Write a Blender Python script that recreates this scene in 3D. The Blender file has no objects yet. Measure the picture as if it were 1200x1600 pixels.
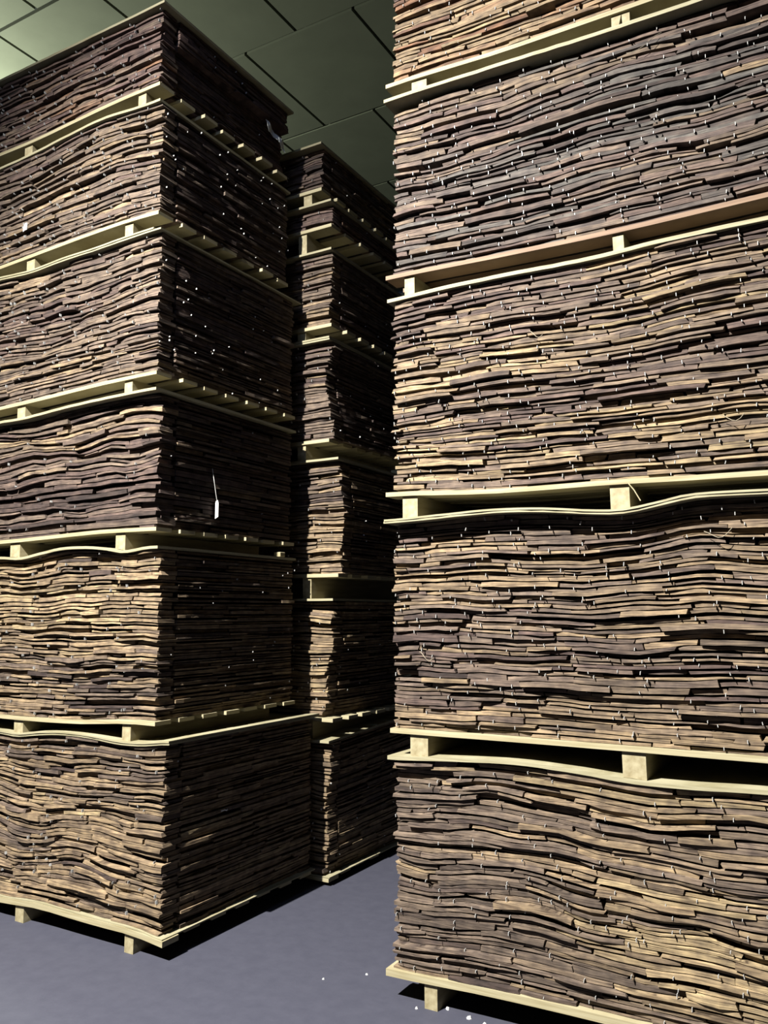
import bpy, math, random
from mathutils import Vector, Euler, noise

random.seed(7)
sc = bpy.context.scene
C = sc.collection

# ------------------------------------------------------------------ camera
cam_d = bpy.data.cameras.new('camera')
cam_d.sensor_fit = 'VERTICAL'
cam_d.sensor_height = 24.0
cam_d.lens = 24.0 * 1300.0 / 1600.0
cam_d.clip_start = 0.05
cam_d.clip_end = 100
cam = bpy.data.objects.new('camera', cam_d)
C.objects.link(cam)
cam.location = (0, 0, 1.5)
cam.rotation_euler = (math.radians(90 + 6.8), 0, math.radians(30))
sc.camera = cam

# ------------------------------------------------------------------ light
w = bpy.data.worlds.new('world')
sc.world = w
w.use_nodes = True
w.node_tree.nodes['Background'].inputs[0].default_value = (0.30, 0.38, 0.60, 1)
w.node_tree.nodes['Background'].inputs[1].default_value = 0.02


def lamp(name, kind, loc, power, color, target=None, size=0.1, cone=None, blend=1.0):
    d = bpy.data.lights.new(name, kind)
    d.energy = power
    d.color = color
    if kind == 'AREA':
        d.shape = 'DISK'
        d.size = size
    else:
        d.shadow_soft_size = size
    if cone:
        d.spot_size = math.radians(cone)
        d.spot_blend = blend
    o = bpy.data.objects.new(name, d)
    o.location = loc
    if target:
        o.rotation_euler = (Vector(target) - Vector(loc)).to_track_quat('-Z', 'Y').to_euler()
    C.objects.link(o)
    return o


# hall lamp hanging behind the photographer, and a weak lamp over the left aisle
lamp('hall_lamp', 'SPOT', (-2.78, -1.1, 5.8), 12200, (1.0, 0.965, 0.90), (-1.85, 2.8, 0.0), 0.035, 94, 1.0)
lamp('aisle_lamp', 'POINT', (-7.2, 3.5, 4.9), 800, (0.94, 1.0, 0.80), None, 0.15)
lamp('blue_fill', 'AREA', (-1.9, 0.6, 5.9), 45, (0.45, 0.60, 1.0), (-2.0, 2.6, 0.0), 1.6)  # added fill, no real fitting: tints the dark sides and shadows blue

sc.view_settings.view_transform = 'Standard'
sc.view_settings.look = 'None'
sc.view_settings.gamma = 1.0
sc.view_settings.use_curve_mapping = False
sc.view_settings.exposure = 0.0


# ------------------------------------------------------------------ materials
def new_mat(name, rough=0.8):
    m = bpy.data.materials.new(name)
    m.use_nodes = True
    nt = m.node_tree
    b = nt.nodes['Principled BSDF']
    b.inputs['Roughness'].default_value = rough
    b.inputs['Specular IOR Level'].default_value = 0.25
    return m, nt, b


def N(nt, t, **kw):
    n = nt.nodes.new(t)
    for k, v in kw.items():
        setattr(n, k, v)
    return n


def ramp(nt, stops):
    r = nt.nodes.new('ShaderNodeValToRGB')
    while len(r.color_ramp.elements) < len(stops):
        r.color_ramp.elements.new(0.5)
    for e, (p, c) in zip(r.color_ramp.elements, stops):
        e.position = p
        e.color = c if len(c) == 4 else (*c, 1)
    return r


def wood_mat(name):
    """brown thin planks: own colour from the 'tint' attribute, streaked by fibre noise"""
    m, nt, b = new_mat(name, 0.85)
    L = nt.links
    at = N(nt, 'ShaderNodeAttribute', attribute_name='tint')
    tc = N(nt, 'ShaderNodeTexCoord')
    oi = N(nt, 'ShaderNodeObjectInfo')
    add = N(nt, 'ShaderNodeVectorMath', operation='ADD')
    L.new(tc.outputs['Object'], add.inputs[0])
    L.new(oi.outputs['Location'], add.inputs[1])
    mp = N(nt, 'ShaderNodeMapping')
    mp.inputs['Scale'].default_value = (5, 5, 90)
    L.new(add.outputs[0], mp.inputs[0])
    n1 = N(nt, 'ShaderNodeTexNoise')
    n1.inputs['Scale'].default_value = 1.6
    n1.inputs['Detail'].default_value = 5
    L.new(mp.outputs[0], n1.inputs['Vector'])
    n2 = N(nt, 'ShaderNodeTexNoise')
    n2.inputs['Scale'].default_value = 23
    n2.inputs['Detail'].default_value = 3
    L.new(add.outputs[0], n2.inputs['Vector'])
    r1 = ramp(nt, [(0.28, (0.42, 0.38, 0.38)), (0.5, (0.95, 0.94, 0.94)), (0.78, (1.5, 1.46, 1.38))])
    L.new(n1.outputs[0], r1.inputs[0])
    r2 = ramp(nt, [(0.3, (0.62, 0.6, 0.62)), (0.7, (1.25, 1.22, 1.15))])
    L.new(n2.outputs[0], r2.inputs[0])
    m1 = N(nt, 'ShaderNodeMixRGB', blend_type='MULTIPLY')
    m1.inputs[0].default_value = 1
    L.new(at.outputs['Color'], m1.inputs[1])
    L.new(r1.outputs[0], m1.inputs[2])
    # thin dark splits along the fibre
    mp3 = N(nt, 'ShaderNodeMapping')
    mp3.inputs['Scale'].default_value = (7, 7, 260)
    L.new(add.outputs[0], mp3.inputs[0])
    n3 = N(nt, 'ShaderNodeTexNoise')
    n3.inputs['Scale'].default_value = 1.3
    n3.inputs['Detail'].default_value = 2
    L.new(mp3.outputs[0], n3.inputs['Vector'])
    r3 = ramp(nt, [(0.34, (0.40, 0.37, 0.36)), (0.43, (0.98, 0.98, 0.98)), (0.75, (1.22, 1.20, 1.15))])
    L.new(n3.outputs[0], r3.inputs[0])
    m3 = N(nt, 'ShaderNodeMixRGB', blend_type='MULTIPLY')
    m3.inputs[0].default_value = 1
    L.new(m1.outputs[0], m3.inputs[1])
    L.new(r3.outputs[0], m3.inputs[2])
    m1 = m3
    m2 = N(nt, 'ShaderNodeMixRGB', blend_type='MULTIPLY')
    m2.inputs[0].default_value = 1
    L.new(m1.outputs[0], m2.inputs[1])
    L.new(r2.outputs[0], m2.inputs[2])
    L.new(m2.outputs[0], b.inputs['Base Color'])
    bp = N(nt, 'ShaderNodeBump')
    bp.inputs['Strength'].default_value = 0.5
    bp.inputs['Distance'].default_value = 0.004
    L.new(n1.outputs[0], bp.inputs['Height'])
    L.new(bp.outputs[0], b.inputs['Normal'])
    return m


def grain_mat(name, dark, light, scale=(3, 3, 3), size=6, bump=0.25, rough=0.7):
    m, nt, b = new_mat(name, rough)
    L = nt.links
    tc = N(nt, 'ShaderNodeTexCoord')
    mp = N(nt, 'ShaderNodeMapping')
    mp.inputs['Scale'].default_value = scale
    L.new(tc.outputs['Object'], mp.inputs[0])
    n1 = N(nt, 'ShaderNodeTexNoise')
    n1.inputs['Scale'].default_value = size
    n1.inputs['Detail'].default_value = 6
    n1.inputs['Roughness'].default_value = 0.6
    L.new(mp.outputs[0], n1.inputs['Vector'])
    r = ramp(nt, [(0.3, dark), (0.66, light)])
    L.new(n1.outputs[0], r.inputs[0])
    L.new(r.outputs[0], b.inputs['Base Color'])
    bp = N(nt, 'ShaderNodeBump')
    bp.inputs['Strength'].default_value = bump
    bp.inputs['Distance'].default_value = 0.003
    L.new(n1.outputs[0], bp.inputs['Height'])
    L.new(bp.outputs[0], b.inputs['Normal'])
    return m


M_WOOD = wood_mat('weathered_brown_wood')
M_PINE = grain_mat('pale_pine', (0.150, 0.125, 0.066), (0.235, 0.212, 0.136), (1.2, 1.2, 30), 3)
M_PINE_RED = grain_mat('reddish_pine', (0.093, 0.056, 0.034), (0.143, 0.093, 0.059), (1.2, 1.2, 30), 3)
M_POST = grain_mat('pale_post_wood', (0.140, 0.115, 0.062), (0.223, 0.198, 0.124), (14, 1.5, 14), 2.4)
M_SHEET = grain_mat('pale_plywood', (0.136, 0.121, 0.068), (0.205, 0.189, 0.124), (2, 2, 50), 3, 0.3)
M_FLOOR = grain_mat('blue_grey_concrete', (0.025, 0.026, 0.038), (0.030, 0.031, 0.044), (1, 1, 1), 14, 0.5, 0.75)
M_CEIL = grain_mat('pale_green_ceiling', (0.112, 0.121, 0.093), (0.130, 0.140, 0.108), (1, 1, 1), 3, 0.05, 0.9)
M_SEAM = grain_mat('dark_ceiling_joint', (0.011, 0.014, 0.014), (0.015, 0.019, 0.019), (1, 1, 1), 3, 0.05, 0.9)
M_WALL = grain_mat('dark_grey_wall', (0.031, 0.032, 0.034), (0.043, 0.045, 0.046), (1, 1, 1), 2, 0.1, 0.9)
M_NAIL = grain_mat('white_staple_wire', (0.232, 0.232, 0.223), (0.279, 0.279, 0.273), (1, 1, 1), 9, 0, 0.35)
M_PAPER = grain_mat('white_paper', (0.42, 0.42, 0.41), (0.47, 0.47, 0.46), (1, 1, 1), 9, 0.05, 0.6)
M_BAG = grain_mat('translucent_plastic_film', (0.42, 0.45, 0.45), (0.50, 0.52, 0.52), (1, 1, 1), 20, 0.5, 0.25)
M_TWINE = grain_mat('tan_twine', (0.124, 0.105, 0.074), (0.186, 0.161, 0.118), (1, 1, 1), 30, 0.2, 0.8)


# ------------------------------------------------------------------ helpers
def mesh_obj(name, verts, faces, mat, parent=None, loc=None, tints=None, kind=None):
    """one mesh object; tints is a list of (first_face, colour) run lengths or one colour"""
    me = bpy.data.meshes.new(name)
    if loc is not None:
        lx, ly, lz = loc
        verts = [(a - lx, b - ly, c - lz) for a, b, c in verts]
    me.from_pydata(verts, [], faces)
    me.materials.append(mat)
    if tints is not None:
        ca = me.color_attributes.new('tint', 'FLOAT_COLOR', 'POINT')
        if isinstance(tints, tuple):
            flat = list(tints) * len(verts)
        else:
            flat = []
            for n, c in tints:
                flat += list(c) * n
        ca.data.foreach_set('color', flat)
    o = bpy.data.objects.new(name, me)
    C.objects.link(o)
    if loc is not None:
        o.location = loc
    if parent:
        o.parent = parent
        if loc is not None:
            o.location = Vector(loc) - parent.location
        else:
            o.location = -parent.location
    if kind:
        o['kind'] = kind
    return o


def thing(name, label, cat, loc, group=None):
    o = bpy.data.objects.new(name, None)
    C.objects.link(o)
    o.location = loc
    o.empty_display_size = 0.1
    tag(o, label, cat, group)
    return o


def tag(o, label, cat, group=None):
    o['label'] = label
    o['category'] = cat
    if group:
        o['group'] = group
    return o


def box(x0, x1, y0, y1, z0, z1):
    v = [(x0, y0, z0), (x1, y0, z0), (x1, y1, z0), (x0, y1, z0),
         (x0, y0, z1), (x1, y0, z1), (x1, y1, z1), (x0, y1, z1)]
    f = [(0, 3, 2, 1), (4, 5, 6, 7), (0, 1, 5, 4), (1, 2, 6, 5), (2, 3, 7, 6), (3, 0, 4, 7)]
    return v, f


def beam(sections):
    """closed beam through four-cornered sections"""
    v, f = [], []
    n = len(sections)
    for s in sections:
        v += s
    for i in range(n - 1):
        a, b = 4 * i, 4 * i + 4
        for k in range(4):
            k2 = (k + 1) % 4
            f.append((a + k, b + k, b + k2, a + k2))
    f.append((0, 1, 2, 3))
    e = 4 * (n - 1)
    f.append((e + 3, e + 2, e + 1, e))
    return v, f


def tube(pts, r, sides=5):
    v, f = [], []
    for i, p in enumerate(pts):
        p = Vector(p)
        a = Vector(pts[max(0, i - 1)])
        b = Vector(pts[min(len(pts) - 1, i + 1)])
        d = (b - a).normalized()
        u = d.cross(Vector((0.3, 1, 0.2))).normalized()
        w_ = d.cross(u)
        for k in range(sides):
            t = 2 * math.pi * k / sides
            v.append(tuple(p + u * math.cos(t) * r + w_ * math.sin(t) * r))
    for i in range(len(pts) - 1):
        for k in range(sides):
            k2 = (k + 1) % sides
            f.append((i * sides + k, i * sides + k2, (i + 1) * sides + k2, (i + 1) * sides + k))
    f.append(tuple(range(sides))[::-1])
    f.append(tuple((len(pts) - 1) * sides + k for k in range(sides)))
    return v, f


def curve(pts):
    """smooth height profile through (x, z) points, flat beyond its ends"""
    pts = sorted(pts)

    def fn(x):
        if x <= pts[0][0]:
            return pts[0][1]
        if x >= pts[-1][0]:
            return pts[-1][1]
        for i in range(len(pts) - 1):
            if x <= pts[i + 1][0]:
                (xa, za), (xb, zb) = pts[i], pts[i + 1]
                sa = 0 if i == 0 else (zb - pts[i - 1][1]) / (xb - pts[i - 1][0])
                sb = 0 if i + 2 >= len(pts) else (pts[i + 2][1] - za) / (pts[i + 2][0] - xa)
                h = xb - xa
                t = (x - xa) / h
                return ((2 * t**3 - 3 * t * t + 1) * za + (t**3 - 2 * t * t + t) * h * sa
                        + (-2 * t**3 + 3 * t * t) * zb + (t**3 - t * t) * h * sb)
    return fn


# ------------------------------------------------------------------ the setting
def struct(name, v, f, mat, parent=None):
    o = mesh_obj(name, v, f, mat, parent)
    if not parent:
        o['kind'] = 'structure'
    return o


RX0, RX1, RY0, RY1, RH = -9.5, 4.5, -4.5, 10.0, 6.0
struct('floor', *box(RX0, RX1, RY0, RY1, -0.1, 0), M_FLOOR)
struct('wall_left', *box(RX0 - 0.2, RX0, RY0, RY1, 0, RH), M_WALL)
struct('wall_right', *box(RX1, RX1 + 0.2, RY0, RY1, 0, RH), M_WALL)
struct('wall_back', *box(RX0, RX1, RY1, RY1 + 0.2, 0, RH), M_WALL)
struct('wall_front', *box(RX0, RX1, RY0 - 0.2, RY0, 0, RH), M_WALL)
ceil = struct('ceiling', *box(RX0, RX1, RY0, RY1, RH + 0.03, RH + 0.2), M_SEAM)
row_y = [3.70 + 1.17 * k for k in range(-7, 6)]
for k, y in enumerate(row_y[:-1]):
    off = -5.66 if k % 2 == 1 else -5.15
    x = off - 1.03 * 4
    while x < RX1:
        a, b = max(x, RX0), min(x + 1.03, RX1)
        if b - a > 0.1 and y + 1.17 < RY1 + 1:
            v, f = box(a + 0.013, b - 0.013, max(y, RY0) + 0.013, min(y + 1.17, RY1) - 0.013, RH, RH + 0.03)
            mesh_obj('ceiling_panel', v, f, M_CEIL, ceil)
        x += 1.03
# dark rail end standing below the ceiling joint above the left column
v, f = box(-4.70, -4.57, 3.60, 3.66, RH - 0.06, RH)
tag(mesh_obj('ceiling_bracket', v, f, M_SEAM),
    'small dark bracket under a ceiling joint above the left column', 'bracket')

# ------------------------------------------------------------------ planks
TAN = (0.124, 0.094, 0.060)
STRAW = (0.160, 0.127, 0.076)
GREY = (0.073, 0.057, 0.045)
MAUVE = (0.051, 0.036, 0.032)
DARK = (0.027, 0.019, 0.017)
RUST = (0.093, 0.051, 0.030)
SLATE = (0.050, 0.048, 0.045)


def tint(x, z, mix, seed):
    """own colour of one plank; neighbours tend to be alike"""
    n = noise.noise(Vector((x * 0.9 + seed * 3.1, seed * 7.7, z * 3.2))) * 0.9 + random.gauss(0, 0.33)
    pal, bias = mix
    t = min(0.999, max(0, 0.5 + bias + 0.55 * n)) * (len(pal) - 1)
    i = int(t)
    fr = t - i
    c = [pal[i][k] * (1 - fr) + pal[min(i + 1, len(pal) - 1)][k] * fr for k in range(3)]
    g = random.uniform(0.76, 1.30)
    return (c[0] * g, c[1] * g, c[2] * g, 1.0)


def plank_beam(a, b, lo, hi, face, back, axis, seed, k, segs=None):
    """a thin wavy plank from a to b along axis ('x' or 'y'); lo(s), hi(s) heights, face/back the outer and inner plane"""
    L = b - a
    n = segs or max(2, min(6, int(L / 0.042)))
    secs = []
    wob = random.uniform(0, 50)
    for i in range(n + 1):
        s = a + L * i / n
        z0, z1 = lo(s), hi(s)
        q = noise.noise(Vector((s * 9, wob, k)))
        q2 = noise.noise(Vector((s * 11, k, wob)))
        h = z1 - z0
        z1 -= h * (0.10 + 0.16 * q2)
        z0 += h * (0.02 + 0.12 * q)
        d = 0.006 * q
        e = 0.0035 if i in (0, n) else 0
        out = face + d * (1 if back > face else -1) + (e if back > face else -e)
        tilt = 0.0035 * q2
        if axis == 'x':
            sk = random.uniform(-0.004, 0.004) if i in (0, n) else 0
            secs.append([(s + sk, out, z0 + 0.001), (s - sk, out + tilt, z1), (s, back, z1 + 0.001), (s, back, z0)])
        else:
            secs.append([(out, s, z0 + 0.001), (out + tilt, s, z1), (back, s, z1 + 0.001), (back, s, z0)])
    return beam(secs)


def plank_stack(label, x0, x1, y0, y1, bot, top, mix, seed, faces='fr', view=None, rows=None, pitch=0.0185,
                dz_back=0.0, as_parts=True, lean=None, mean=0.30, wave=0.016, nail_front=1.0, nail_side=0.4,
                side_mix=None, recess_top=0.0, side_shift=None, sag=0.0):
    """a load of thin planks between the curves bot(x) and top(x). faces: f front, r right side, l left side"""
    zb = bot((x0 + x1) / 2)
    t = thing('plank_stack', label, 'wood stack', ((x0 + x1) / 2, (y0 + y1) / 2, zb), )
    mid = 0.5 * (x0 + x1)
    H = sum(top(x0 + (x1 - x0) * q / 8) - bot(x0 + (x1 - x0) * q / 8) for q in range(9)) / 9
    n = rows or max(4, int(H / pitch))
    cuts = [0]
    for k in range(n):
        cuts.append(cuts[-1] + random.uniform(0.65, 1.45))
    cuts = [c / cuts[-1] for c in cuts]

    def zz(x, tt, y=None):
        a, b = bot(x), top(x)
        amp = wave * min(1, 4.5 * tt, 6 * (1 - tt))
        wv = amp * (noise.noise(Vector((x * 2.1, tt * 2.2, seed * 5.3))) * 1.6
                    + noise.noise(Vector((x * 5.5, tt * 6.0, seed * 2.3))) * 0.8)
        wv += min(1, 8 * tt, 10 * (1 - tt)) * 0.0034 * noise.noise(Vector((x * 15, tt * 16, seed)))
        wv += sag * math.sin(math.pi * tt) * (x - x1)
        z = a + (b - a) * tt + wv
        if y is not None:
            z += dz_back * tt * (y - y0) / (y1 - y0)
        return z

    def lx(tt):   # sideways lean of the courses
        return lean(tt) if lean else 0.0

    parts, rest = [], []
    # front courses
    for k in range(n):
        ta, tb = cuts[k], cuts[k + 1]
        xs = x0 + random.uniform(-0.012, 0.012) + lx(ta)
        end = x1 + random.uniform(-0.013, 0.002) + lx(ta)
        x = xs - random.uniform(0, 0.0)
        first = True
        course = random.uniform(-0.007, 0.007)
        while x < end - 0.02:
            L = max(0.09, random.gauss(mean, mean * 0.42)) * (random.uniform(0.4, 1) if first else 1)
            e = min(x + L, end)
            if end - e < 0.09:
                e = end
            thick = random.choice((0.0, 0.06, 0.12, 0.22, 0.34, 0.5)) * random.uniform(0.6, 1.0)
            extra = random.choice((0, 0, 0, 0, 0.35)) if k < n - 1 else 0
            tlo, thi = ta, tb - (tb - ta) * thick
            if extra:
                thi += (tb - ta) * extra * 0.5
            f_y = y0 + course + random.gauss(0, 0.0065)
            rr = random.random()
            if rr < 0.07:
                f_y += random.uniform(0.012, 0.035)
            elif rr > 0.95:
                f_y -= random.uniform(0.004, 0.012)
            if recess_top and tb > 1 - recess_top:
                f_y += 0.012
            gap = random.choice((0.001, 0.002, 0.003, 0.006, 0.012))
            b_y = y0 + random.uniform(0.085, 0.12)
            v, f = plank_beam(x, e - gap if e < end else e,
                              lambda s: zz(s, tlo), lambda s: zz(s, thi), f_y, b_y, 'x', seed, k)
            c = tint((x + e) / 2, (k / n) * H, mix, seed)
            vis = 0.0
            if view:
                vis = min(e, view[1]) - max(x, view[0])
            (parts if (as_parts and vis > 0.035) else rest).append((v, f, c, vis * (tb - ta)))
            x = e
            first = False
    if len(parts) > 300:
        parts.sort(key=lambda p: -p[3])
        rest += parts[300:]
        parts = parts[:300]
    for v, f, c, _ in parts:
        m = len(v)
        cx = sum(p[0] for p in v) / m
        cy = sum(p[1] for p in v) / m
        cz = sum(p[2] for p in v) / m
        mesh_obj('plank', v, f, M_WOOD, t, (cx, cy, cz), c)
    # side courses
    smix = side_mix or mix
    for side in faces:
        if side == 'f':
            continue
        for k in range(n):
            ta, tb = cuts[k], cuts[k + 1]
            y = y0 + 0.115
            sx = (x1 if side == 'r' else x0) + lx(ta)
            sh = side_shift(ta) if side_shift else 0.0
            sg = 1 if side == 'r' else -1
            while y < y1 - 0.02:
                L = max(0.1, random.gauss(0.34, 0.13))
                e = min(y + L, y1)
                if y1 - e < 0.1:
                    e = y1
                thi = tb - (tb - ta) * random.choice((0, 0.08, 0.2, 0.45))
                face = sx + sg * (random.gauss(-0.004, 0.006) + sh)
                if random.random() < 0.04:
                    face += sg * random.uniform(0.004, 0.014)
                xx = x1 if side == 'r' else x0
                v, f = plank_beam(y, e - 0.003, lambda s: zz(xx, ta, s), lambda s: zz(xx, thi, s),
                                  face, sx - sg * 0.12, 'y', seed, k)
                rest.append((v, f, tint(3 + y, (k / n) * H, smix, seed), 0))
                y = e
    # the inside of the load behind the outer courses
    v, f = [], []
    nx = 24
    cx0, cx1 = x0 + (0.07 if 'l' in faces else 0.03), x1 - 0.07
    for j, y in enumerate((y0 + 0.07, y1 - 0.01)):
        for i in range(nx + 1):
            x = cx0 + (cx1 - cx0) * i / nx
            for tt in (0.0, 0.25, 0.5, 0.75, 1.0):
                v.append((x + lx(tt), y, zz(x, tt, y)))
    st = (nx + 1) * 5
    for i in range(nx):
        for q in range(4):
            a = i * 5 + q
            f.append((a, a + 5, a + 6, a + 1))
            f.append((st + a, st + a + 1, st + a + 6, st + a + 5))
        f.append((i * 5 + 4, i * 5 + 9, st + i * 5 + 9, st + i * 5 + 4))
        f.append((i * 5, st + i * 5, st + i * 5 + 5, i * 5 + 5))
    for q in range(4):
        f.append((q, q + 1, st + q + 1, st + q))
        e = nx * 5 + q
        f.append((e, st + e, st + e + 1, e + 1))
    rest.append((v, f, (0.009, 0.007, 0.006, 1), 0))  # core painted near black, shade of the plank gaps put into its colour
    vv, ff, tt_ = [], [], []
    for v, f, c, _ in rest:
        o = len(vv)
        vv += v
        ff += [tuple(i + o for i in p) for p in f]
        tt_.append((len(v), c))
    mesh_obj('remaining_planks', vv, ff, M_WOOD, t, None, tt_, 'stuff')
    # white staple ends on the seams
    vv, ff = [], []

    def staple(px, py, pz, sx_, sy_, h):
        v, f = box(px - sx_, px + sx_, py - sy_, py + sy_, pz, pz + h)
        o = len(vv)
        tl = random.gauss(0, 0.0012)
        vv.extend([(a + (tl if c > pz + h / 2 else 0), b, c) for a, b, c in v])
        ff.extend([tuple(i + o for i in p) for p in f])
    for k in range(n - 1):
        x = x0 + random.uniform(0.0, 0.2)
        while x < x1:
            if random.random() < 0.80 * nail_front and (not view or view[0] - 0.1 < x < view[1] + 0.1):
                z = zz(x, cuts[k + 1]) + random.uniform(-0.010, 0.002)
                staple(x + lx(cuts[k]), y0 - 0.0085, z, 0.0011, 0.006, random.uniform(0.007, 0.014))
            x += max(0.05, random.gauss(0.19, 0.05))
        if 'r' in faces:
            y = y0 + random.uniform(0, 0.3)
            while y < y1:
                if random.random() < nail_side:
                    z = zz(x1, cuts[k + 1], y) - 0.006
                    sh = side_shift(cuts[k]) if side_shift else 0.0
                    staple(x1 + lx(cuts[k]) + sh + 0.004, y, z, 0.004, 0.0010, random.uniform(0.004, 0.009))
                y += max(0.08, random.gauss(0.3, 0.1))
    if vv:
        mesh_obj('staple_ends', vv, ff, M_NAIL, t, None, None, 'stuff')
    return t


# ------------------------------------------------------------------ pallets and cover sheets
def pallet(label, x0, x1, y0, y1, sheet, deck, posts, n_boards=7, mat=None, dz_back=0.0, notch=None, thick=0.018, short=None, inset=0.0, rise=0.0):
    """stringers run back from the front, deck boards lie across them; deck(x) is the boards' mid height"""
    mat = mat or M_PINE
    t = thing('wooden_pallet', label, 'pallet', ((x0 + x1) / 2, (y0 + y1) / 2, sheet((x0 + x1) / 2)))
    span = (y1 - y0)
    bw = 0.10
    for j in range(n_boards):
        ya = y0 + (span - bw) * j / (n_boards - 1)
        ex = random.uniform(-0.008, 0.012) - inset if j else 0.0
        secs = []
        n = 16
        for i in range(n + 1):
            x = x0 + (x1 + ex - x0) * i / n
            z = deck(x) + dz_back * j / (n_boards - 1) + 0.0012 * noise.noise(Vector((x * 6, j, y0)))
            h = thick / 2
            secs.append([(x, ya, z - h), (x, ya, z + h), (x, ya + bw, z + h), (x, ya + bw, z - h)])
        v, f = beam(secs)
        mesh_obj('deck_board', v, f, mat, t, ((x0 + x1) / 2, ya + bw / 2, deck(x0)))
    for (a, b) in posts:
        c = (a + b) / 2
        secs = []
        ys = [y0 + 0.012 + (span - 0.024) * i / 6 for i in range(7)]
        if short and abs(c - short[0]) < 0.1:
            ys = [ys[0] + (short[1] - ys[0]) * i / 6 for i in range(7)]
        if notch and abs(c - notch) < 0.1:
            # front end split by a crack
            for (p0, p1, q0, q1) in ((a, c + 0.004, a, c - 0.014), (c + 0.004, b, c + 0.008, b)):
                v, f = [], []
                zl, zt = sheet(c), deck(c) - thick / 2
                v = [(q0, ys[0], zl), (q1, ys[0], zl), (p1, ys[0], zt), (p0, ys[0], zt),
                     (q0, ys[-1], zl), (q1, ys[-1], zl), (p1, ys[-1], zt), (p0, ys[-1], zt)]
                f = [(0, 1, 2, 3), (7, 6, 5, 4), (0, 4, 5, 1), (1, 5, 6, 2), (2, 6, 7, 3), (3, 7, 4, 0)]
                mesh_obj('stringer', v, f, M_POST, t, (c, (y0 + y1) / 2, zl))
            continue
        for y in ys:
            dz = dz_back * (y - y0) / span
            up = rise * (y - y0) / span
            za, zb_ = sheet(a) + up, sheet(b) + up
            ta, tb = deck(a) - thick / 2 + dz, deck(b) - thick / 2 + dz
            sk = 0.002 * math.sin(y * 9 + a)
            secs.append([(a + sk, y, za), (a, y, ta), (b, y, tb), (b + sk, y, zb_)])
        v, f = beam(secs)
        f = [tuple(reversed(p)) for p in f]
        mesh_obj('stringer', v, f, M_POST, t, (c, (y0 + y1) / 2, sheet(c)))
    return t


def cover_sheet(label, x0, x1, y0, y1, zc, plies=1, thick=0.014, dz_back=0.0, group=None, chip=0.0, step=None):
    """thin bent board lying on a load; zc(x) is its mid height"""
    t = thing('cover_sheet', label, 'plywood sheet', ((x0 + x1) / 2, (y0 + y1) / 2, zc((x0 + x1) / 2)), group)
    th = (thick - 0.0015 * (plies - 1)) / plies
    nx, ny = 40, 6
    for p in range(plies):
        zo = -thick / 2 + p * (th + 0.0015)
        xa = x0 + (0.004 if p else 0)
        xb = x1 - (step[p] if step else 0)
        ya = y0 + (0.004 if p == 0 and plies > 1 else 0)
        v, f = [], []
        for lvl in (0, 1):
            for j in range(ny + 1):
                for i in range(nx + 1):
                    x = xa + (xb - xa) * i / nx
                    y = ya + (y1 - ya) * j / ny
                    if j == 0:
                        y += chip * max(0, noise.noise(Vector((x * 14, p, x0)))) * 2
                    z = zc(x) + zo + (th if lvl else 0) + dz_back * (y - y0) / (y1 - y0)
                    z += 0.0012 * noise.noise(Vector((x * 7, y * 5, p + x0)))
                    v.append((x, y, z))
        W = nx + 1
        S = W * (ny + 1)
        for j in range(ny):
            for i in range(nx):
                a = j * W + i
                f.append((a, a + W, a + W + 1, a + 1))
                f.append((S + a, S + a + 1, S + a + W + 1, S + a + W))
        for i in range(nx):
            f.append((i, i + 1, S + i + 1, S + i))
            e = ny * W + i
            f.append((e, S + e, S + e + 1, e + 1))
        for j in range(ny):
            a = j * W
            f.append((a, S + a, S + a + W, a + W))
            a = j * W + nx
            f.append((a, a + W, S + a + W, S + a))
        mesh_obj('ply', v, f, M_SHEET, t, ((x0 + x1) / 2, (y0 + y1) / 2, zc((x0 + x1) / 2)))
    return t


def off(c, d):
    return lambda x: c(x) + d


# ------------------------------------------------------------------ right column
WARM = ([DARK, MAUVE, GREY, TAN, STRAW], 0.06)
WARM2 = ([MAUVE, RUST, TAN, TAN, STRAW], 0.02)
COOL = ([DARK, SLATE, MAUVE, GREY, TAN], 0.05)
MIX1 = ([DARK, MAUVE, GREY, TAN, TAN], 0.03)
PURPLE = ([DARK, MAUVE, (0.062, 0.041, 0.038), GREY, RUST], 0.0)
flat0 = lambda x: 0.0
R_deck = [curve([(-1.70, 0.102), (-1.31, 0.117), (-0.95, 0.122), (0.26, 0.122)]),
          curve([(-1.70, 1.024), (-1.17, 1.027), (0.26, 1.026)]),
          curve([(-1.71, 1.982), (-1.29, 1.964), (-1.03, 1.961), (-0.79, 1.962), (-0.46, 1.956), (0.26, 1.951)]),
          curve([(-1.71, 2.922), (-1.14, 2.909), (-0.7, 2.903), (0.26, 2.916)]),
          curve([(-1.70, 3.806), (-1.12, 3.782), (0.26, 3.776)])]
R_sheet = [None,
           curve([(-1.70, 0.917), (-1.44, 0.932), (-1.17, 0.943), (-0.93, 0.933), (-0.82, 0.924), (-0.66, 0.916), (-0.31, 0.926), (0.26, 0.93)]),
           curve([(-1.71, 1.866), (-1.23, 1.881), (-1.03, 1.874), (-0.85, 1.856), (-0.73, 1.851), (-0.62, 1.867), (-0.5, 1.889), (-0.36, 1.89), (0.26, 1.88)]),
           curve([(-1.70, 2.818), (-1.42, 2.826), (-1.14, 2.824), (-0.83, 2.818), (-0.53, 2.828), (0.26, 2.826)]),
           curve([(-1.70, 3.717), (-1.12, 3.702), (-0.73, 3.689), (0.26, 3.681)]),
           curve([(-1.70, 4.60), (0.26, 4.60)])]
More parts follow.
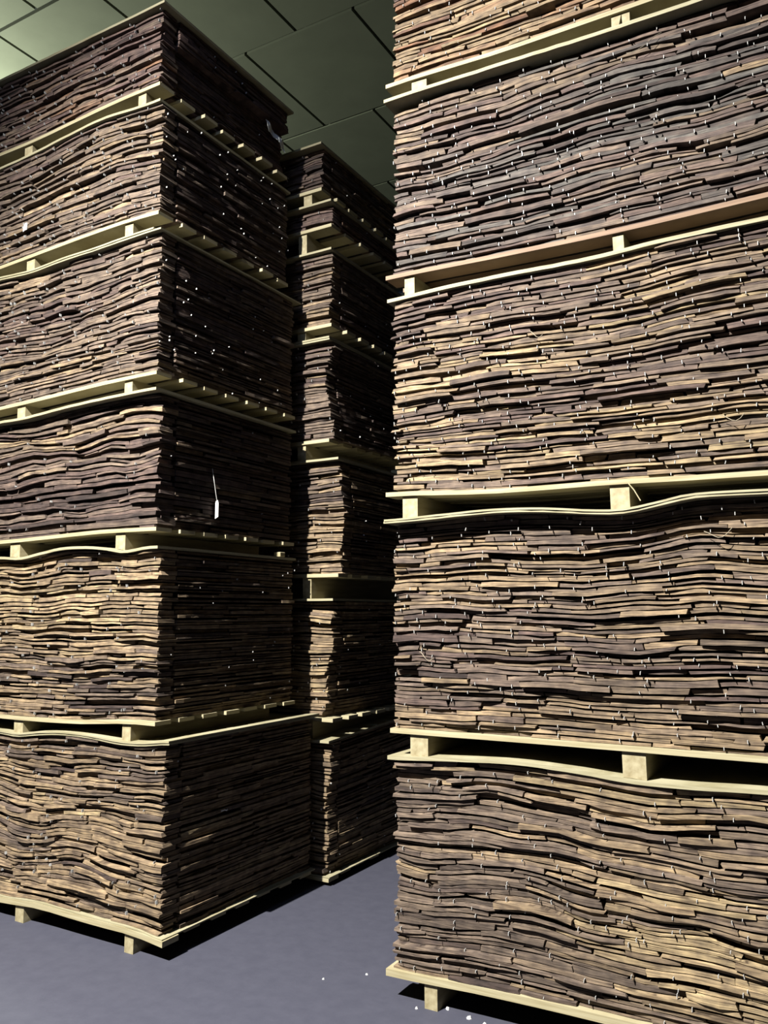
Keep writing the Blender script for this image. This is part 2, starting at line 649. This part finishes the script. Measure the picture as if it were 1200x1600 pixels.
R_posts = [[(-1.549, -1.495), (-0.75, -0.69), (0.06, 0.12)],
           [(-1.606, -1.528), (-0.771, -0.690), (0.06, 0.14)],
           [(-1.638, -1.569), (-0.783, -0.714), (0.05, 0.12)],
           [(-1.626, -1.579), (-0.743, -0.703), (0.08, 0.12)],
           [(-1.588, -1.516), (-0.719, -0.650), (0.07, 0.13)]]
RL = ['standing lowest', 'second from the floor', 'third from the floor', 'fourth from the floor', 'topmost, cut by the frame']
RD = ['greyish tan', 'brown and tan', 'warm yellowish brown', 'cool grey brown', 'reddish brown']
R_mix = [([DARK, GREY, GREY, TAN, STRAW], 0.12), MIX1, WARM, COOL, WARM2]
R_over = [0.03, 0.02, 0.055, 0.02, 0.05, 0.03]
RX = (-1.680, 0.24)
for i in range(5):
    st = off(R_sheet[i], 0.008) if i else flat0
    pallet(['pale pallet on the floor under the right column of brown planks',
            'pale pallet second from the floor in the right column, with thick square block ends',
            'pale pallet third from the floor in the right column, a splinter hanging from it',
            'reddish pallet fourth from the floor in the right column',
            'yellowish topmost pallet of the right column, one leg cracked'][i],
           -1.712 + (0.02 if i in (1,) else 0.0), 0.26, 2.98, 4.02, st, R_deck[i], R_posts[i],
           mat=M_PINE_RED if i == 3 else M_PINE, notch=-0.685 if i == 4 else None,
           thick=0.026 if i == 0 else 0.018)
    lo = off(R_deck[i], 0.0135 if i == 0 else 0.0095)
    hi = off(R_sheet[i + 1], -0.0085 if i + 1 in (2,) else -0.0075)
    plank_stack(f'{RD[i]} stack of thin planks {RL[i]} in the right column',
                RX[0], RX[1], 3.002, 4.02, lo, hi, R_mix[i], 11 + i, 'fl', view=(-1.80, -0.14),
                recess_top=0.1 if i == 1 else 0.0, mean=(0.34, 0.27, 0.24, 0.30, 0.30)[i],
                wave=(0.020, 0.016, 0.012, 0.018, 0.012)[i], sag=0.0,
                pitch=(0.0175, 0.0165, 0.0165, 0.0185, 0.0185)[i], nail_front=(0.5, 0.7, 0.9, 0.9, 0.8)[i])
    cover_sheet(['pale bent plywood sheet covering the bottom stack of the right column',
                 'pale wavy two-ply sheet bulging over the second stack of the right column',
                 'thin pale sheet covering the third stack of the right column',
                 'straight pale sheet covering the fourth stack of the right column',
                 'thin sheet on top of the highest stack of the right column, above the frame'][i],
                -1.705, 0.25, 3.0 - R_over[i + 1], 4.03, R_sheet[i + 1],
                2 if i in (1,) else 1, 0.017 if i == 1 else 0.015, chip=0.003)

# ------------------------------------------------------------------ left column
L_deck = [curve([(-4.62, 0.095), (-3.79, 0.085), (-3.54, 0.101), (-3.18, 0.096), (-2.86, 0.094), (-2.71, 0.078)]),
          curve([(-4.6, 0.97), (-3.87, 0.966), (-3.55, 0.969), (-3.29, 0.976), (-2.99, 0.996), (-2.77, 0.999)]),
          curve([(-4.6, 1.86), (-3.95, 1.862), (-3.49, 1.873), (-3.19, 1.881), (-2.83, 1.878)]),
          curve([(-4.6, 2.58), (-4.01, 2.592), (-3.54, 2.607), (-3.23, 2.62), (-2.84, 2.625)]),
          curve([(-4.7, 3.40), (-4.08, 3.405), (-3.55, 3.424), (-3.1, 3.435), (-2.86, 3.428)]),
          curve([(-4.7, 4.09), (-4.14, 4.091), (-3.84, 4.088), (-3.43, 4.103), (-3.17, 4.110), (-2.88, 4.108)])]
L_sheet = [None,
           curve([(-4.6, 0.89), (-3.86, 0.889), (-3.73, 0.884), (-3.54, 0.906), (-3.35, 0.916), (-3.19, 0.912), (-3.01, 0.901), (-2.88, 0.903), (-2.7, 0.922)]),
           curve([(-4.6, 1.78), (-3.94, 1.778), (-3.76, 1.769), (-3.6, 1.79), (-3.46, 1.807), (-3.28, 1.807), (-3.13, 1.795), (-3.01, 1.778), (-2.83, 1.792)]),
           curve([(-4.6, 2.50), (-4.0, 2.503), (-3.76, 2.5), (-3.5, 2.516), (-3.12, 2.53), (-2.81, 2.533)]),
           curve([(-4.7, 3.33), (-4.07, 3.332), (-3.8, 3.319), (-3.54, 3.331), (-3.3, 3.333), (-3.07, 3.34), (-2.9, 3.342)]),
           curve([(-4.7, 4.0), (-4.13, 4.004), (-3.84, 4.012), (-3.56, 4.032), (-3.3, 4.044), (-3.05, 4.026), (-2.92, 4.018)]),
           curve([(-4.7, 4.546), (-4.18, 4.546), (-2.88, 4.534)])]
L_posts = [[(-4.45, -4.39), (-3.692, -3.631), (-2.942, -2.888)],
           [(-4.52, -4.45), (-3.774, -3.705), (-3.004, -2.950)],
           [(-4.6, -4.5), (-3.877, -3.800), (-3.094, -3.030)],
           [(-4.6, -4.53), (-3.878, -3.815), (-3.073, -3.020)],
           [(-4.62, -4.55), (-3.865, -3.800), (-3.111, -3.055)],
           [(-4.65, -4.58), (-3.935, -3.870), (-3.051, -2.997)]]
L_x1 = [-2.735, -2.800, -2.832, -2.862, -2.885, -2.905]
L_back = [3.93, 3.83, 3.84, 3.88, 3.84, 3.84]
L_sh_x1 = [None, -2.70, -2.795, -2.812, -2.845, -2.885, -2.868]
L_sh_y1 = [None, 3.95, 3.84, 3.85, 3.93, 3.86, 3.86]
L_over = [0, 0.02, 0.03, 0.055, 0.03, 0.02, 0.03]
LN = ['lowest', 'second lowest', 'third from the floor', 'fourth from the floor', 'fifth from the floor', 'topmost']
LD = ['greyish tan', 'light tan', 'dark brown wavy', 'tan and grey', 'grey brown', 'dark purplish brown']
L_mix = [([DARK, GREY, TAN, TAN, STRAW], 0.10), ([DARK, GREY, TAN, TAN, STRAW], 0.05),
         ([DARK, DARK, MAUVE, GREY, TAN], 0.0), ([DARK, MAUVE, GREY, GREY, TAN], 0.03),
         ([DARK, MAUVE, GREY, GREY, TAN], 0.02), PURPLE]
for i in range(6):
    st = off(L_sheet[i], 0.008) if i else flat0
    pallet(f'pale pallet {["on the floor under the whole", "second lowest in the", "third from the floor in the", "fourth from the floor in the", "fifth from the floor in the", "topmost in the"][i]} left column of brown planks',
           L_x1[i] - 1.90, L_x1[i] + (0.03 if i == 0 else 0.012), 2.782, L_back[i], st, L_deck[i], L_posts[i],
           thick=0.024 if i == 0 else 0.018, short=(-3.06, 3.80) if i == 2 else None,
           inset=0.035 if i == 0 else 0.0)
    lo = off(L_deck[i], 0.0185 if i == 0 else 0.0095)
    hi = off(L_sheet[i + 1], -0.008)
    shift = None
    if i == 5:
        shift = lambda tt: 0.015 if tt > 0.62 else -0.032
    plank_stack(f'{LD[i]} plank stack, {LN[i]} of the left column',
                L_x1[i] - 1.88, L_x1[i], 2.800, L_back[i], lo, hi, L_mix[i], 31 + i, 'fr',
                view=(-4.35, -2.6), pitch=(0.0168, 0.0170, 0.0200, 0.018, 0.0185, 0.0185)[i],
                mean=(0.25, 0.25, 0.36, 0.27, 0.27, 0.27)[i], wave=(0.022, 0.018, 0.026, 0.018, 0.016, 0.012)[i],
                nail_front=(0.25, 0.3, 0.15, 0.6, 0.7, 0.7)[i], nail_side=(0.03, 0.10, 0.05, 0.2, 0.35, 0.25)[i],
                side_shift=shift, recess_top=0.0)
    cover_sheet(['pale bent two-ply sheet covering the lowest stack of the left column',
                 'pale wavy sheet covering the second lowest stack of the left column',
                 'pale sheet covering the third stack from the floor of the left column',
                 'pale doubled sheet covering the fourth stack from the floor of the left column',
                 'thin curved sheet covering the fifth stack from the floor of the left column',
                 'thin sheet on top of the left column just under the ceiling'][i],
                L_x1[i] - 1.90, L_sh_x1[i + 1], 2.80 - L_over[i + 1], L_sh_y1[i + 1], L_sheet[i + 1],
                2 if i in (0, 3) else 1, 0.018 if i in (0, 3) else 0.013, chip=0.004 if i == 2 else 0.001,
                step=(0, 0.045) if i == 3 else None)

cover_sheet('thin pale sheet between the floor pallet and the lowest left stack', -4.63, -2.712, 2.786, 3.94,
            off(L_deck[0], 0.0155), 1, 0.006)

# ------------------------------------------------------------------ far column between the two
B = [  # x of corner, load bottom, load top (flat), sheet z, pallet deck z
    dict(x=-2.650, lo=0.051, hi=0.745, sh=0.775, deck=0.033),
    dict(x=-2.630, lo=0.905, hi=1.535, sh=1.565, deck=0.892),
    dict(x=-2.600, lo=1.715, hi=2.365, sh=2.376, deck=1.704),
    dict(x=-2.670, lo=2.505, hi=3.085, sh=3.105, deck=2.493),
    dict(x=-2.660, lo=3.205, hi=3.640, sh=3.655, deck=3.190),
    dict(x=-2.665, lo=3.825, hi=3.950, sh=3.962, deck=3.813),
    dict(x=-2.740, lo=4.075, hi=4.335, sh=4.350, deck=4.062)]
BN = ['lowest', 'second lowest', 'third from the floor', 'fourth from the floor', 'fifth from the floor', 'thin sixth', 'topmost']
BP = ['under the whole', 'second lowest in the', 'third from the floor in the', 'fourth from the floor in the',
      'fifth from the floor in the', 'sixth from the floor in the', 'topmost in the']
B_lean = [lambda t: -0.03 + 0.02 * math.sin(t * 2.2) + 0.015 * math.sin(t * 9),
          lambda t: -0.075 + 0.085 * t ** 0.8 + 0.012 * math.sin(t * 13),
          lambda t: 0.012 - 0.02 * t + 0.028 * math.sin(t * 3.1) ** 2,
          lambda t: 0.03 - 0.055 * math.sin(t * 2.9) + 0.01 * math.sin(t * 8),
          lambda t: -0.02 + 0.02 * t, lambda t: 0.0, lambda t: -0.005]
for i, b in enumerate(B):
    dk = curve([(b['x'] - 1.9, b['deck']), (b['x'], b['deck'])])
    if i == 0:
        st = flat0
    else:
        st = (lambda z: (lambda x: z))(B[i - 1]['sh'] + 0.008)
    px = b['x'] - 1.86
    if i == 0:
        posts = [(px + 0.1, px + 0.18), (b['x'] - 0.95, b['x'] - 0.88), (b['x'] - 0.33, b['x'] - 0.27)]
    else:
        o_ = (0, 0.17, 0.22, 0.2, 0.22, 0.215, 0.105)[i]
        posts = [(px + 0.1, px + 0.18), (b['x'] - 0.95, b['x'] - 0.88), (b['x'] - o_ - 0.03, b['x'] - o_ + 0.03)]
    pallet(f'pale pallet {BP[i]} far column in the gap',
           px, b['x'] + 0.004, 3.975, 5.03, st, dk, posts, n_boards=7, thick=0.020,
           inset=0.03 if i == 0 else 0.0, rise=0.055 if i == 1 else 0.0)
    bt = (lambda z: (lambda x: z))(b['lo'])
    tp = (lambda z: (lambda x: z))(b['hi'] + 0.02 if False else b['sh'] - 0.008)
    plank_stack(f'{["tan", "light tan", "tan", "greyish", "dark brown", "dark", "dark grey"][i]} plank stack, {BN[i]} of the far column in the gap',
                b['x'] - 1.85, b['x'], 3.995, 5.02, bt, tp, L_mix[(0, 0, 1, 4, 4, 5, 4)[i]], 51 + i, 'fr',
                view=(-2.99, -2.5), pitch=0.0185, mean=0.30, wave=0.014, lean=B_lean[i],
                as_parts=i < 5, dz_back=0.055 if i == 0 else 0.0, nail_front=0.35, nail_side=0.12, recess_top=0.05)
    cover_sheet(['thin sheet curling up over the lowest stack of the far column',
                 'thin pale sheet covering the second lowest stack of the far column',
                 'thin sheet covering the third stack from the floor of the far column',
                 'pale doubled sheet covering the fourth stack from the floor of the far column',
                 'thin sheet covering the fifth stack from the floor of the far column',
                 'thin sheet covering the thin sixth stack of the far column',
                 'thin sheet on top of the far column under the ceiling'][i],
                px, b['x'] + 0.012, 3.955, 5.03, (lambda z: (lambda x: z))(b['sh']),
                2 if i == 3 else 1, 0.022 if i == 3 else 0.013, dz_back=0.055 if i == 0 else 0.0)

cover_sheet('thin sheet under the lowest stack of the far column', B[0]['x'] - 1.86, B[0]['x'] + 0.010, 3.975, 5.03,
            lambda x: 0.0475, 1, 0.005)

# ------------------------------------------------------------------ small things
# hanging paper tag on the dark side of the left column
t = thing('paper_tag', 'white paper tag hanging on a string from the dark side of the left column', 'tag', (-2.81, 3.12, 1.96))
v, f = tube([(-2.826, 3.160, 2.216), (-2.812, 3.160, 2.15), (-2.810, 3.172, 2.09), (-2.810, 3.182, 2.052)], 0.0018)
mesh_obj('string', v, f, M_NAIL, t)
prof = [(-2.820, 1.962), (-2.800, 1.972), (-2.800, 2.040), (-2.805, 2.056), (-2.817, 2.052), (-2.820, 2.040)]
v = [(x, 3.182, z) for x, z in prof] + [(x, 3.1835, z) for x, z in prof]
n_ = len(prof)
f = [tuple(range(n_)), tuple(range(n_, 2 * n_))[::-1]] + [(k, n_ + k, n_ + (k + 1) % n_, (k + 1) % n_) for k in range(n_)]
mesh_obj('tag_card', v, f, M_PAPER, t)
# folded paper slip
v = [(-3.905, 2.786, 3.60), (-3.880, 2.780, 3.615), (-3.868, 2.784, 3.618), (-3.903, 2.786, 3.572), (-3.880, 2.779, 3.574), (-3.869, 2.784, 3.578)]
v += [(a, b + 0.002, c) for a, b, c in v]
f = [(0, 3, 4, 1), (1, 4, 5, 2), (6, 7, 10, 9), (7, 8, 11, 10), (0, 1, 7, 6), (1, 2, 8, 7), (3, 9, 10, 4), (4, 10, 11, 5), (0, 6, 9, 3), (2, 5, 11, 8)]
tag(mesh_obj('paper_slip', v, f, M_PAPER), 'small white paper slip stuck in the fifth stack of the left column', 'paper')
# plastic film under the top load
v, f = [], []
for j in range(3):
    for i in range(9):
        y = 3.62 + 0.19 * i / 8
        z = 4.372 - 0.07 * (i / 8) - 0.030 * j * (0.8 + 0.5 * noise.noise(Vector((i * 0.7, j, 3))))
        v.append((-2.893 + 0.010 * math.sin(i * 1.3 + j) + 0.004 * j, y + 0.004 * math.sin(i * 2.1), z))
S = len(v)
v += [(a - 0.0015, b, c) for a, b, c in v]
for j in range(2):
    for i in range(8):
        a = j * 9 + i
        f.append((a, a + 9, a + 10, a + 1))
        f.append((S + a, S + a + 1, S + a + 10, S + a + 9))
for i in range(8):
    f.append((i, i + 1, S + i + 1, S + i))
    f.append((18 + i, S + 18 + i, S + 19 + i, 19 + i))
for j in range(2):
    f.append((9 * j, S + 9 * j, S + 9 * j + 9, 9 * j + 9))
    f.append((9 * j + 8, 9 * j + 17, S + 9 * j + 17, S + 9 * j + 8))
tag(mesh_obj('plastic_film', v, f, M_BAG), 'scrap of white plastic film hanging at the rear of the topmost left stack', 'plastic scrap')
# white scrap on the dark side of the lowest left stack
v, f = tube([(-2.727, 3.17, 0.553), (-2.722, 3.19, 0.556), (-2.722, 3.205, 0.550), (-2.727, 3.215, 0.553)], 0.003)
tag(mesh_obj('paper_scrap', v, f, M_PAPER), 'tiny white scrap on the dark side of the lowest left stack', 'paper')
# offcut on the sheet at the back of the left column
v, f = box(-2.845, -2.800, 3.70, 3.745, 1.800, 1.826)
o = mesh_obj('wood_offcut', v, f, M_PINE)
bm = o.modifiers.new('bevel', 'BEVEL')
bm.width = 0.002
tag(o, 'small yellow wood offcut lying on the second sheet of the left column', 'wood offcut')
# splinter at the third right pallet
v, f = tube([(-0.712, 2.968, 1.953), (-0.690, 2.962, 1.925), (-0.668, 2.958, 1.885)], 0.0022, 4)
tag(mesh_obj('wood_splinter', v, f, M_PINE), 'thin pale splinter hanging beside a leg of the third right pallet', 'splinter')
# loose twine ends poking out of the right column
tw = [((-0.60, 2.985, 3.60), 0.13, 'pale twine end on the grey fourth stack of the right column, near its top'),
      ((-1.05, 2.985, 2.57), 0.06, 'pale twine end low in the yellowish third stack of the right column'),
      ((-0.36, 2.985, 2.16), 0.08, 'curled twine end near the bottom right of the yellowish third stack'),
      ((-1.53, 2.985, 1.33), 0.06, 'curled twine end at the left of the second right stack'),
      ((-0.42, 2.975, 1.765), 0.09, 'pale twine loop just below the wavy two-ply sheet on the right')]
for (p, L, lab) in tw:
    pts = []
    for i in range(7):
        s = i / 6
        pts.append((p[0] + L * (s - 0.5), p[1] - 0.012 * math.sin(s * 3.1), p[2] + 0.022 * math.sin(s * 4 + L * 30) * (0.4 + s)))
    v, f = tube(pts, 0.0013, 4)
    tag(mesh_obj('twine_end', v, f, M_TWINE), lab, 'twine', 'loose twine ends on the right column')
# white crumbs on the floor beside the right pallet leg
crumbs = [((-1.576, 2.975), 0.007, 'tiny white crumb on the floor touching the leg of the bottom right pallet'),
          ((-1.469, 3.03), 0.010, 'white crumb on the floor just right of the bottom right pallet leg'),
          ((-1.37, 3.005), 0.012, 'larger white crumb on the floor in the shade of the bottom right pallet'),
          ((-1.30, 2.985), 0.011, 'white crumb on the floor at the bottom edge of the photo'),
          ((-2.025, 3.009), 0.006, 'left one of two white crumbs out on the open floor'),
          ((-1.893, 3.135), 0.006, 'right one of two white crumbs out on the open floor'),
          ((-1.56, 3.05), 0.006, 'tiny white crumb on the floor behind the bottom right pallet leg')]
for (p, r, lab) in crumbs:
    v = []
    for k in range(6):
        a = k * math.pi / 3
        q = r * random.uniform(0.6, 1.1)
        v.append((p[0] + q * math.cos(a), p[1] + q * math.sin(a), 0.0))
    v += [(p[0] + (a - p[0]) * 0.6, p[1] + (b - p[1]) * 0.6, r * random.uniform(0.5, 0.9)) for a, b, _ in v]
    f = [tuple(range(6))[::-1], tuple(range(6, 12))] + [(k, (k + 1) % 6, 6 + (k + 1) % 6, 6 + k) for k in range(6)]
    tag(mesh_obj('white_crumb', v, f, M_PAPER, None, (p[0], p[1], 0)), lab, 'debris', 'white crumbs on the floor')
